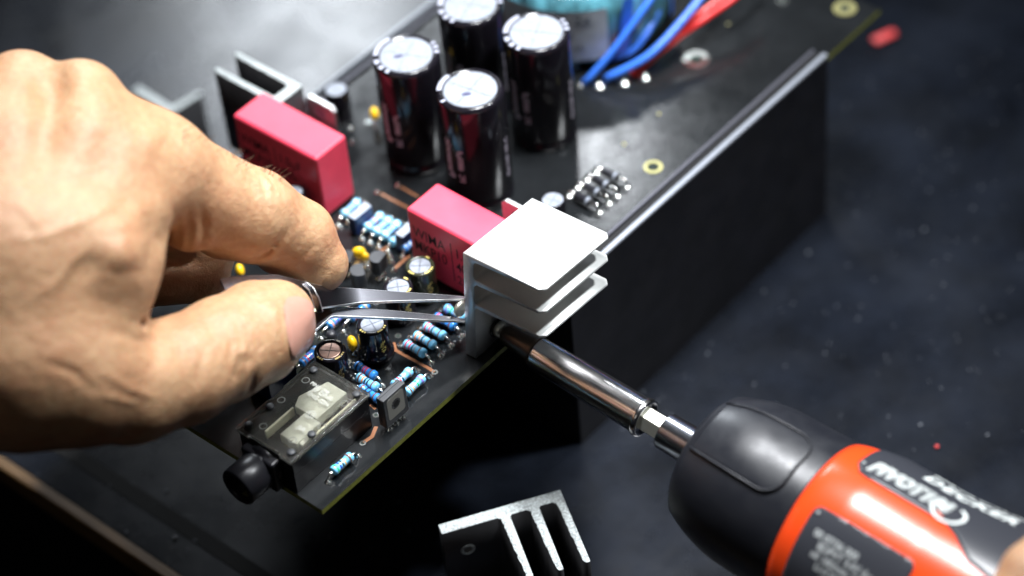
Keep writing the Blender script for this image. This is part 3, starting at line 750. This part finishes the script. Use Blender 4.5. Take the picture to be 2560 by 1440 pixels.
# ------------------------------------------------------------------ tweezers
tw = empty('tweezers', atd(830, 755, 68), 'steel bent-tip tweezers pinched between thumb and forefinger, tips behind the heat sink', 'tweezers')
TI = Matrix.Translation(-tw.location)
def strip(name, stations, m, me_):
    """stations: (px,py,depth,width,thick,wdir) ; wdir (right,down,fwd) = width direction in camera axes"""
    bm = B(); rings = []
    P = [atd(*s[:3]) for s in stations]
    for i, s in enumerate(stations):
        t = (P[min(i + 1, len(P) - 1)] - P[max(i - 1, 0)]).normalized()
        w_ = camdir(*s[5]); w_ = (w_ - t * w_.dot(t)).normalized(); n_ = t.cross(w_)
        h, k = s[3] / 2, s[4] / 2
        rings.append([bm.verts.new(P[i] + w_ * a + n_ * c) for a, c in ((h, k), (-h, k), (-h, -k), (h, -k))])
    for i in range(len(rings) - 1):
        for j in range(4):
            f = bm.faces.new((rings[i][j], rings[i][(j + 1) % 4], rings[i + 1][(j + 1) % 4], rings[i + 1][j])); f.material_index = 0 if j % 2 == 0 else 1
    bm.faces.new(rings[0][::-1]); bm.faces.new(rings[-1])
    bmesh.ops.recalc_face_normals(bm, faces=bm.faces[:]); bm.transform(TI)
    return build(name, bm, [m, me_], tw, bevel=.015, seg=1)
wu = (0, -.82, .57)
strip('upper_arm', [(566, 737, 65.7, .95, .10, (-.2, -.75, .6)), (590, 732, 65.8, 1.0, .10, (-.2, -.75, .6)), (700, 728, 66.2, .95, .10, (-.1, -.8, .6)), (800, 742, 66.9, .62, .10, wu),
                    (835, 743, 67.5, .52, .11, wu), (900, 741, 67.8, .42, .11, wu), (1000, 743, 68.2, .28, .11, wu), (1100, 745, 68.7, .18, .10, wu), (1163, 746, 69.0, .09, .08, wu)], M_steel, M_steelb)
strip('lower_arm', [(600, 900, 66.3, .9, .10, wu), (700, 858, 66.9, .8, .10, wu), (780, 806, 67.3, .5, .10, wu), (818, 784, 67.5, .30, .10, wu), (835, 780, 67.6, .30, .10, wu), (900, 783, 67.8, .28, .10, wu), (1000, 789, 68.2, .23, .10, wu), (1100, 797, 68.7, .17, .10, wu), (1163, 802, 69.0, .09, .08, wu)], M_steel, M_steelb)
strip('cross_spring', [(760, 708, 66.6, .12, .06, (1, 0, 0)), (778, 722, 66.5, .14, .06, (1, 0, 0)), (790, 748, 66.5, .18, .06, (1, 0, 0)), (800, 780, 66.7, .16, .06, (1, 0, 0))], M_steel, M_steelb)

# ------------------------------------------------------------------ transformer and wires
tr = empty('toroidal_transformer', (18.4, 6.95, 0), 'round transformer in teal foil wrap with a pale label, behind the tall capacitors', 'transformer')
bm = B(); n_ = 96; prof = [(1.0, .25), (1.6, .06), (2.3, .06), (2.58, .3), (2.66, .8), (2.66, 1.9), (2.58, 2.35), (2.3, 2.58), (1.6, 2.62), (1.0, 2.4), (.9, 1.3), (1.0, .25)]
rings = []
for k in range(n_):
    a = 2 * math.pi * k / n_; w_ = 1 + .012 * math.sin(k * 2.1) + random.uniform(-.006, .006)
    rings.append([bm.verts.new((r_ * w_ * math.cos(a), r_ * w_ * math.sin(a), z)) for r_, z in prof[:-1]])
for k in range(n_):
    for j in range(len(prof) - 1):
        bm.faces.new((rings[k][j], rings[(k + 1) % n_][j], rings[(k + 1) % n_][(j + 1) % 11], rings[k][(j + 1) % 11]))
build('winding', bm, M_teal, tr, smooth=True)
va = math.atan2(CAM.y - 6.95, CAM.x - 18.4)
bm = B(); A = [va - .95 + 1.22 * i / 24 for i in range(25)]
for i in range(24):
    bm.faces.new([bm.verts.new((2.735 * math.cos(a), 2.735 * math.sin(a), z)) for a, z in ((A[i], .5), (A[i + 1], .5), (A[i + 1], 2.25), (A[i], 2.25))])
bmesh.ops.remove_doubles(bm, verts=bm.verts[:], dist=.001); lb = build('paper_label', bm, M_label, tr, smooth=True)
for txt, sz, z in (('50VA 2x', .5, 1.95), ('230V', .34, 1.35), ('2x18V 1.4A', .26, .95)):
    t = text_mesh(txt, sz, 0, .01, 1); mapped(t, lambda x, y: Vector((2.75 * math.cos(va - .22 + x / 2.75), 2.75 * math.sin(va - .22 + x / 2.75), z + y)), 1); build('label_text', t, mat('label_grey_print', (.16, .18, .22), .5), lb)
for a0 in (va + .36, va - 1.1, va + 1.25):
    bm = B(); A = [a0 + .13 * i / 4 for i in range(5)]
    for i in range(4): bm.faces.new([bm.verts.new((2.72 * math.cos(a), 2.72 * math.sin(a), z)) for a, z in ((A[i], .3), (A[i + 1], .3), (A[i + 1] + .1, 2.3), (A[i] + .1, 2.3))])
    build('blue_tape', bm, M_bluew, tr, smooth=True)
def wire(name, ctrl, m, label, r_=.10):
    pts = [atd(*c) for c in ctrl]; bm = B(); tube(bm, spline(pts, 8), r_, 14); o = build(name, bm, m, None, smooth=True); tag(o, label, 'wire', 'transformer wires'); return o
def dz(px, py, z):    # depth of point at height z
    q = at(px, py, z) - CAM; return (px, py, q.dot(camdir(0, 0, 1)))
wire('wire', [dz(1462, 206, .05), dz(1478, 190, .3), dz(1530, 130, .9), dz(1582, 60, 1.5), dz(1632, -10, 2.0), dz(1680, -90, 2.4)], M_bluew, 'thin blue wire curving up from the leftmost solder point by the transformer')
wire('wire', [dz(1515, 194, .05), dz(1535, 187, .3), dz(1620, 140, .7), dz(1690, 70, 1.1), dz(1755, -10, 1.5), dz(1800, -90, 1.8)], M_bluew, 'thicker blue wire running just above the red wires', .115)
wire('wire', [dz(1582, 186, .08), dz(1605, 166, .3), dz(1690, 95, .6), dz(1770, 40, .9), dz(1845, -15, 1.1), dz(1900, -80, 1.3)], M_redw, 'red wire nearest the board edge of the two red wires', .115)
wire('wire', [dz(1588, 180, .05), dz(1625, 138, .5), dz(1712, 62, .9), dz(1800, 0, 1.2), dz(1850, -50, 1.4)], M_redw, 'red wire lying against the thicker blue wire', .10)
wire('wire', [dz(1500, 150, .1), dz(1570, 135, .3), dz(1610, 95, .6), dz(1640, 40, .9), dz(1662, -20, 1.2)], M_bluew, 'dim blue wire tucked against the transformer side behind the others', .09)

# ------------------------------------------------------------------ hands (one smooth skin surface each, from blended bones)
def surface(groups_base, groups, step):
    allp = np.array([list(p[:3]) + [p[3]] for g in [groups_base[0]] + [q[0] for q in groups] for seg in g for p in seg])
    lo = (allp[:, :3] - allp[:, 3:]).min(0) - .4; hi = (allp[:, :3] + allp[:, 3:]).max(0) + .4
    n = np.ceil((hi - lo) / step).astype(int)
    X, Y, Z = np.meshgrid(*[lo[i] + np.arange(n[i]) * step for i in range(3)], indexing='ij')
    P = np.stack([X, Y, Z], -1).astype(np.float32)
    def seg(a, b_):
        pa = P - np.float32(a[:3]); ba = np.float32(np.array(b_[:3]) - np.array(a[:3])); L = float(ba @ ba) + 1e-9
        t = np.clip((pa @ ba) / L, 0, 1); t2 = t * t * (3 - 2 * t) * .5 + t * .5
        return np.linalg.norm(pa - t[..., None] * ba, axis=-1) - (a[3] + (b_[3] - a[3]) * t2)
    def smin(a, b_, k):
        h = np.clip(.5 + .5 * (b_ - a) / k, 0, 1); return b_ + (a - b_) * h - k * h * (1 - h)
    def field(g, k):
        D_ = None
        for s in g:
            for a, b_ in (zip(s[:-1], s[1:]) if len(s) > 1 else [(s[0], s[0])]):
                d = seg(a, b_); D_ = d if D_ is None else smin(D_, d, k)
        return D_
    base = field(*groups_base)
    F_ = base
    for g, k, kk, mode in groups:
        D_ = field(g, k)
        if mode == 'join': F_ = smin(F_, smin(base, D_, kk), .06)
        elif mode == 'carve': F_ = -smin(-F_, D_, kk)
    V = F_; sg = V < 0; nx, ny, nz = V.shape
    idx = -np.ones((nx - 1, ny - 1, nz - 1), int); c = np.zeros((nx - 1, ny - 1, nz - 1)); acc = np.zeros(c.shape + (3,))
    corners = [(i, j, k) for i in (0, 1) for j in (0, 1) for k in (0, 1)]
    sl = lambda o_: (slice(o_[0], nx - 1 + o_[0]), slice(o_[1], ny - 1 + o_[1]), slice(o_[2], nz - 1 + o_[2]))
    for a in corners:
        for ax in range(3):
            if a[ax] == 0:
                b_ = list(a); b_[ax] = 1; va_, vb = V[sl(a)], V[sl(b_)]; m = (va_ < 0) != (vb < 0)
                t = np.where(m, va_ / np.where(m, va_ - vb, 1), 0)
                for q in range(3): acc[..., q] += np.where(m, a[q] + (t if q == ax else 0), 0)
                c += m
    act = c > 0; idx[act] = np.arange(act.sum()); I = np.argwhere(act)
    verts = lo + (I + acc[act] / c[act][:, None]) * step
    faces = []
    for ax in range(3):
        o1, o2 = [(1, 2), (2, 0), (0, 1)][ax]
        s0 = [slice(1, -1)] * 3; s0[ax] = slice(0, -1); s1 = list(s0); s1[ax] = slice(1, None)
        a = sg[tuple(s0)]; b_ = sg[tuple(s1)]; m = a != b_; E_ = np.argwhere(m); off = np.ones(3, int); off[ax] = 0; E_ = E_ + off
        fl = a[m]
        def g(d1, d2):
            e = E_.copy(); e[:, o1] += d1; e[:, o2] += d2; return idx[e[:, 0], e[:, 1], e[:, 2]]
        q = np.stack([g(-1, -1), g(0, -1), g(0, 0), g(-1, 0)], 1); q[~fl] = q[~fl][:, ::-1]; faces.append(q)
    return verts, np.concatenate(faces)
def H(px, py, rpx, d): p = atd(px, py, d); return (p.x, p.y, p.z, rpx * d / FOC)

skin = mat('skin', (.60, .36, .24), .46, 0, .5, sss=.3, rad=(1.0, .30, .12), sscale=.22, bump=[(1.1, .4, .30), (7, .22, .04), (26, .5, .018, (1, 1, 1)), (80, .35, .008)])
nt = skin.node_tree; ps = nt.nodes['Principled BSDF']; tc = nt.nodes.new('ShaderNodeTexCoord')
n1 = nt.nodes.new('ShaderNodeTexNoise'); n1.inputs['Scale'].default_value = .9; n1.inputs['Detail'].default_value = 4
n2 = nt.nodes.new('ShaderNodeTexNoise'); n2.inputs['Scale'].default_value = 6; n2.inputs['Detail'].default_value = 5
mx = nt.nodes.new('ShaderNodeMath'); mx.operation = 'ADD'; mm = nt.nodes.new('ShaderNodeMath'); mm.operation = 'MULTIPLY'; mm.inputs[1].default_value = .5
cr = nt.nodes.new('ShaderNodeValToRGB'); cr.color_ramp.elements[0].position = .30; cr.color_ramp.elements[1].position = .72
cr.color_ramp.elements[0].color = (.40, .19, .098, 1); cr.color_ramp.elements[1].color = (.50, .32, .178, 1)
nt.links.new(tc.outputs['Object'], n1.inputs['Vector']); nt.links.new(tc.outputs['Object'], n2.inputs['Vector'])
nt.links.new(n1.outputs['Fac'], mx.inputs[0]); nt.links.new(n2.outputs['Fac'], mx.inputs[1]); nt.links.new(mx.outputs[0], mm.inputs[0]); nt.links.new(mm.outputs[0], cr.inputs[0]); nt.links.new(cr.outputs[0], ps.inputs['Base Color'])
vo = nt.nodes.new('ShaderNodeTexVoronoi'); vo.feature = 'DISTANCE_TO_EDGE'; vo.inputs['Scale'].default_value = 13
vn = nt.nodes.new('ShaderNodeTexNoise'); vn.inputs['Scale'].default_value = 5; va_ = nt.nodes.new('ShaderNodeVectorMath'); va_.operation = 'MULTIPLY_ADD'; va_.inputs[1].default_value = (.25, .25, .25)
nt.links.new(tc.outputs['Object'], vn.inputs['Vector']); nt.links.new(vn.outputs['Color'], va_.inputs[0]); nt.links.new(tc.outputs['Object'], va_.inputs[2]); nt.links.new(va_.outputs[0], vo.inputs['Vector'])
vr = nt.nodes.new('ShaderNodeMapRange'); vr.inputs[1].default_value = 0; vr.inputs[2].default_value = .12
nt.links.new(vo.outputs['Distance'], vr.inputs[0]); vb = nt.nodes.new('ShaderNodeBump'); vb.inputs['Strength'].default_value = .28; vb.inputs['Distance'].default_value = .012
nt.links.new(vr.outputs[0], vb.inputs['Height']); old = ps.inputs['Normal'].links[0].from_socket; nt.links.new(old, vb.inputs['Normal']); nt.links.new(vb.outputs[0], ps.inputs['Normal'])
nailm = mat('nail', (.47, .25, .19), .28, 0, .5, sss=.3, rad=(1, .4, .3), sscale=.15, coat=.25, bump=[(3, .06, .03), (16, .12, .012, (1, 1, .1))])

index = [[H(230, 400, 150, 63.5), H(385, 425, 146, 64.6), H(495, 487, 128, 65.6), H(632, 540, 117, 66.5), H(745, 590, 92, 67.2), H(798, 660, 74, 67.6)],
         [H(640, 520, 95, 66.2)], [H(475, 548, 82, 65.3), H(480, 500, 100, 65.4)], [H(560, 560, 90, 66.6)], [H(700, 620, 70, 67.2), H(750, 650, 60, 67.4)]]
palm = [[H(200, 262, 112, 64.2), H(205, 420, 150, 63.2), H(190, 620, 190, 62.4)],
        [H(55, 245, 118, 64.8), H(30, 420, 180, 63.2), H(20, 640, 230, 62.2)],
        [H(-150, 330, 140, 65), H(-180, 620, 230, 63)],
        [H(310, 345, 92, 64.6), H(270, 470, 140, 63.5)],
        [H(20, 640, 230, 62.2), H(40, 860, 230, 62.3)], [H(-180, 620, 240, 63), H(-120, 900, 230, 63)],
        [H(-120, 700, 300, 63), H(-500, 950, 320, 61)],
        [H(280, 560, 122, 62.9), H(225, 680, 150, 62.6), H(160, 860, 180, 62.5)], [H(320, 500, 100, 63.4), H(288, 640, 88, 63.0), H(200, 800, 120, 62.6)]]
thumb = [[H(60, 930, 205, 62.6), H(200, 930, 190, 62.8), H(320, 958, 152, 63.4), H(450, 928, 136, 64.2), H(560, 872, 130, 65.0), H(640, 835, 124, 65.6), H(690, 802, 96, 66.0), H(698, 820, 86, 66.1)],
         [H(640, 800, 100, 65.8), H(688, 790, 84, 66.1)]]
middle = [[H(260, 420, 120, 66.5), H(420, 560, 92, 68.4), H(518, 622, 70, 68.9), H(505, 690, 66, 68.9), H(400, 700, 66, 68.4)]]
ringf = [[H(120, 420, 120, 66.8), H(280, 600, 90, 68.9), H(380, 690, 70, 69.4), H(300, 740, 66, 69.0)]]
folds = [[H(505, 640, 14, 64.2), H(512, 575, 9, 63.9), H(498, 520, 3, 63.8)], [H(452, 635, 6, 63.9), H(455, 560, 4, 63.7)], [H(410, 600, 14, 63.7), H(385, 530, 5, 63.2)],
         [H(640, 655, 8, 66.1), H(690, 610, 3, 65.9)], [H(600, 992, 5, 64.0), H(585, 940, 3, 63.3)], [H(352, 812, 12, 62.4), H(318, 800, 4, 61.9)], [H(619, 996, 6, 64.6), H(640, 960, 3, 64.0)],
         [H(134, 158, 22, 63.4), H(150, 235, 10, 62.2)],
         [H(648, 452, 4, 64.9), H(672, 475, 5, 64.9), H(690, 500, 3, 65.1)], [H(690, 448, 4, 65.3), H(708, 475, 4, 65.4)], [H(620, 452, 3, 64.8), H(640, 480, 3, 64.8)],
         [H(596, 800, 3, 63.5), H(606, 850, 5, 63.3), H(600, 900, 5, 63.5), H(590, 940, 4, 63.7)], [H(622, 815, 3, 63.9), H(628, 860, 4, 63.7), H(622, 905, 4, 63.9)], [H(572, 820, 2, 63.3), H(580, 870, 4, 63.1), H(572, 920, 3, 63.4)],
         [H(470, 500, 3, 63.6), H(480, 560, 7, 63.6), H(474, 620, 7, 63.9)]]
V_, F_ = surface((palm, .55), [(index, .16, .7, 'join'), (thumb, .2, .5, 'join'), (middle, .2, .3, 'join'), (ringf, .2, .3, 'join'), (folds, .05, .12, 'carve')], .068)
# sculpt tendon valleys, knuckle folds, veins and wrinkles into the skin surface
def sculpt(V, F, strokes):
    fn = np.cross(V[F[:, 2]] - V[F[:, 0]], V[F[:, 3]] - V[F[:, 1]]); N = np.zeros_like(V)
    for j in range(4): np.add.at(N, F[:, j], fn)
    N /= np.linalg.norm(N, axis=1)[:, None] + 1e-9
    Q = (V - np.array(CAM)) @ MR.T; px = Q[:, 0] / Q[:, 2] * FOC + 1280; py = Q[:, 1] / Q[:, 2] * FOC + 720
    tow = -(V - np.array(CAM)); tow /= np.linalg.norm(tow, axis=1)[:, None]
    face = np.clip(((N * tow).sum(1) - .05) / .3, 0, 1) * (Q[:, 2] < 67.6)
    D_ = np.zeros(len(V))
    for pts, w_, dep in strokes:
        best = np.full(len(V), 1e9); tt = np.zeros(len(V)); n_ = len(pts) - 1
        for i in range(n_):
            a, b_ = np.array(pts[i], float), np.array(pts[i + 1], float); ba = b_ - a
            t = np.clip(((px - a[0]) * ba[0] + (py - a[1]) * ba[1]) / (ba @ ba + 1e-9), 0, 1)
            d = np.hypot(px - a[0] - t * ba[0], py - a[1] - t * ba[1]); m = d < best; best[m] = d[m]; tt[m] = (i + t[m]) / n_
        D_ += dep * np.exp(-(best / w_) ** 2) * (.25 + .75 * np.sin(np.pi * np.clip(tt, 0, 1)) if n_ > 0 and w_ < 60 and len(pts) > 1 and pts[0] != pts[1] else 1)
    return V - N * (.95 * D_ * face)[:, None]
V_ = sculpt(V_, F_, [
    ([(138, 150), (125, 260), (95, 440)], 40, .22), ([(315, 270), (275, 360), (225, 500)], 48, .15), ([(240, 762), (241, 763)], 52, .26), ([(242, 700), (200, 640)], 50, .10),
    ([(300, 585), (300, 680)], 46, -.16), ([(350, 470), (260, 560)], 40, .08), ([(372, 520), (388, 600), (375, 700)], 20, .12),
    ([(505, 520), (512, 570), (500, 640)], 11, .09), ([(470, 520), (476, 580), (468, 635)], 9, .06), ([(438, 530), (446, 580), (440, 625)], 9, .06), ([(408, 540), (420, 590), (410, 620)], 14, .09),
    ([(640, 440), (662, 462), (672, 500)], 6, .045), ([(662, 430), (684, 460), (692, 495)], 6, .05), ([(688, 440), (704, 470), (706, 505)], 6, .04), ([(615, 440), (632, 468), (640, 500)], 7, .035), ([(664, 448), (684, 478)], 12, -.04),
    ([(640, 650), (690, 620), (735, 560)], 10, .05), ([(745, 660), (790, 610)], 8, .03),
    ([(590, 800), (604, 850), (600, 905), (585, 960)], 7, .055), ([(612, 812), (626, 860), (622, 910), (610, 950)], 7, .055), ([(570, 815), (580, 860), (572, 915)], 7, .045), ([(636, 830), (646, 870), (640, 915)], 6, .035), ([(602, 870), (601, 890)], 15, -.05),
    ([(620, 995), (634, 960), (640, 930)], 8, .09), ([(520, 860), (500, 920), (490, 970)], 14, .035),
    ([(20, 600), (110, 590), (220, 545), (300, 500)], 13, -.045), ([(60, 760), (150, 700), (190, 640)], 12, -.04), ([(-20, 480), (60, 520), (120, 590)], 12, -.04),
    ([(255, 930), (330, 975), (380, 990)], 8, -.045), ([(240, 985), (300, 1000), (350, 1010)], 7, -.04), ([(100, 900), (180, 930), (250, 985)], 12, .05), ([(300, 880), (380, 870), (440, 900)], 18, .04), ([(280, 820), (340, 850), (420, 850)], 14, .05),
    ([(640, 752), (668, 738), (700, 740)], 6, .05), ([(700, 745), (706, 800), (700, 880)], 6, .04),
    ([(190, 190), (215, 230)], 26, -.06), ([(170, 240), (230, 260)], 10, .03), ([(165, 270), (235, 285)], 10, .03), ([(40, 190), (80, 235)], 26, -.05), ([(350, 340), (410, 360)], 36, -.08)])
me = bpy.data.meshes.new('hand'); me.from_pydata([tuple(v) for v in V_], [], [tuple(int(i) for i in f) for f in F_]); me.materials.append(skin)
for p in me.polygons: p.use_smooth = True
hand = bpy.data.objects.new('hand', me); COL.objects.link(hand)
tag(hand, 'bare hand reaching in from the left, thumb and forefinger pinching the tweezers', 'hand')
md = hand.modifiers.new('s', 'SMOOTH'); md.iterations = 3; md.factor = .5
bvh = BVHTree.FromPolygons([tuple(v) for v in V_], [tuple(int(i) for i in f) for f in F_])
def nail(cen, nrm, wdir, w_, l_, parent, m):
    nrm = nrm.normalized(); wd = (wdir - nrm * wdir.dot(nrm)).normalized(); ld = nrm.cross(wd)
    bm = B(); rows = []
    for i in range(17):
        row = []
        for j in range(17):
            u_ = (i / 8 - 1); v_ = (j / 8 - 1)
            # square -> superellipse
            un = u_ * math.sqrt(1 - .42 * v_ * v_); vn = v_ * math.sqrt(1 - .42 * u_ * u_)
            p = cen + wd * un * w_ / 2 + ld * vn * l_ / 2
            h = bvh.ray_cast(p + nrm * 1.5, -nrm, 4)
            q = h[0] if h[0] is not None else p
            e = max(abs(un), abs(vn)); q = q + nrm * (.045 if e < .9 else .045 - .05 * (e - .9) * 10)
            row.append(bm.verts.new(q))
        rows.append(row)
    for i in range(16):
        for j in range(16): bm.faces.new((rows[i][j], rows[i + 1][j], rows[i + 1][j + 1], rows[i][j + 1]))
    bmesh.ops.recalc_face_normals(bm, faces=bm.faces[:])
    o = build('nail', bm, m, parent, smooth=True); return o
nail(atd(738, 815, 65.4), camdir(.80, .20, -.60), camdir(.05, 1, .1), 1.42, 1.35, hand, nailm)
# fine hairs along the back of the forefinger
bm = B()
for k in range(34):
    t = random.random()
    if t < .6: x = random.uniform(455, 620); y = 322 + (x - 455) * .47 + random.uniform(-2, 30)
    else: x = random.uniform(640, 720); y = 418 + (x - 640) * .3 + random.uniform(0, 20)
    o_ = CAM; d_ = (atd(x, y, 65) - CAM).normalized(); h = bvh.ray_cast(o_, d_, 200)
    if h[0] is None: continue
    a = h[0]; n_ = (h[1] + Vector((random.uniform(-.5, .5), random.uniform(-.5, .5), random.uniform(-.2, .5)))).normalized()
    tip = a + n_ * random.uniform(.12, .3) + camdir(.12, -.02, 0)
    tube(bm, [a - h[1] * .02, a + n_ * .09, tip], [.007, .006, .003], 4)
hr = build('hair', bm, mat('hair_brown', (.10, .06, .035), .5), hand); hr['kind'] = 'stuff'

# second hand gripping the driver handle: only a finger edge enters the picture
C2 = [A0 + tdir * t for t in (15.45, 17.2, 19.1, 20.7)]
fing = []
for i, c in enumerate(C2):
    R_ = 3.05 + .05 * i
    arc = []
    for k, a in enumerate((150, 110, 70, 30, -5)):
        a_ = D(a); q = c + (toC * math.cos(a_) + side * math.sin(a_) * 1) * R_ + tdir * (.25 if i == 0 else 0)
        arc.append((q.x, q.y, q.z, .86 - .06 * k))
    fing.append(([arc], .2, .35, 'join'))
pm = []
for t in (16.2, 18.0, 20.2):
    q = A0 + tdir * t + (toC * math.cos(D(175)) + side * math.sin(D(175))) * 3.3; pm.append((q.x, q.y, q.z, 1.3))
for t in (22.5, 25.0):
    q = A0 + tdir * t + (toC * -.7 + side * .4) * 3.0; pm.append((q.x, q.y, q.z, 2.3))
V2, F2 = surface(([pm], 1.0), fing, .14)
me = bpy.data.meshes.new('hand'); me.from_pydata([tuple(v) for v in V2], [], [tuple(int(i) for i in f) for f in F2]); me.materials.append(skin)
for p in me.polygons: p.use_smooth = True
h2 = bpy.data.objects.new('hand', me); COL.objects.link(h2); tag(h2, 'finger of the other hand wrapped round the orange screwdriver, at the right edge', 'hand')
md = h2.modifiers.new('s', 'SMOOTH'); md.iterations = 5

# ------------------------------------------------------------------ bits on the bench
p = at(2210, 100, -6); bm = B(); lathe(bm, [(.15, -.40), (.17, -.38), (.17, .38), (.14, .40)], 8, Matrix.Translation((p.x, p.y, -5.88)) @ Matrix.Rotation(-.34, 4, 'Z') @ Matrix.Diagonal((1, 1, .6, 1)) @ Matrix.Rotation(math.pi / 2, 4, 'Y'))
tag(build('plastic_scrap', bm, M_scrap, None, smooth=True), 'small red plastic offcut lying on the bench, top right', 'plastic scrap')
p = at(2342, 1120, -6); bm = B(); ball(bm, (p.x, p.y, -5.95), .06); tag(build('crumb', bm, M_scrap, None, smooth=True), 'tiny pink crumb on the dark bench above the orange tool body', 'crumb')
p = at(438, 1346, -6); bm = B(); ball(bm, (p.x, p.y, -5.96), .05); tag(build('crumb', bm, M_speck, None, smooth=True), 'tiny pale crumb on the bench near the lower left edge', 'crumb')
bm = B()
for k in range(240):
    px, py = random.uniform(1500, 2560), random.uniform(120, 1150)
    if random.random() < .15: px, py = random.uniform(60, 1100), random.uniform(1150, 1400)
    q = at(px, py, -6); 
    if 9 < q.x < 21 and 0 < q.y < 11: continue
    if q.x < -.55: continue
    s = random.uniform(.008, .028) * (1.6 if random.random() < .06 else 1)
    if k % 12 == 0:      # a lint fibre
        a = random.uniform(0, 6.3); tube(bm, [(q.x, q.y, -5.985), (q.x + .12 * math.cos(a), q.y + .12 * math.sin(a), -5.98), (q.x + .2 * math.cos(a + .5), q.y + .2 * math.sin(a + .5), -5.985)], .005, 4); continue
    box(bm, q.x - s, q.x + s, q.y - s * .8, q.y + s * .8, -5.999, -5.999 + s)
tag(build('dust', bm, mat('dust_grey', (.12, .13, .15), .8), None), 'fine pale dust specks scattered over the dark bench', 'dust', kind='stuff')
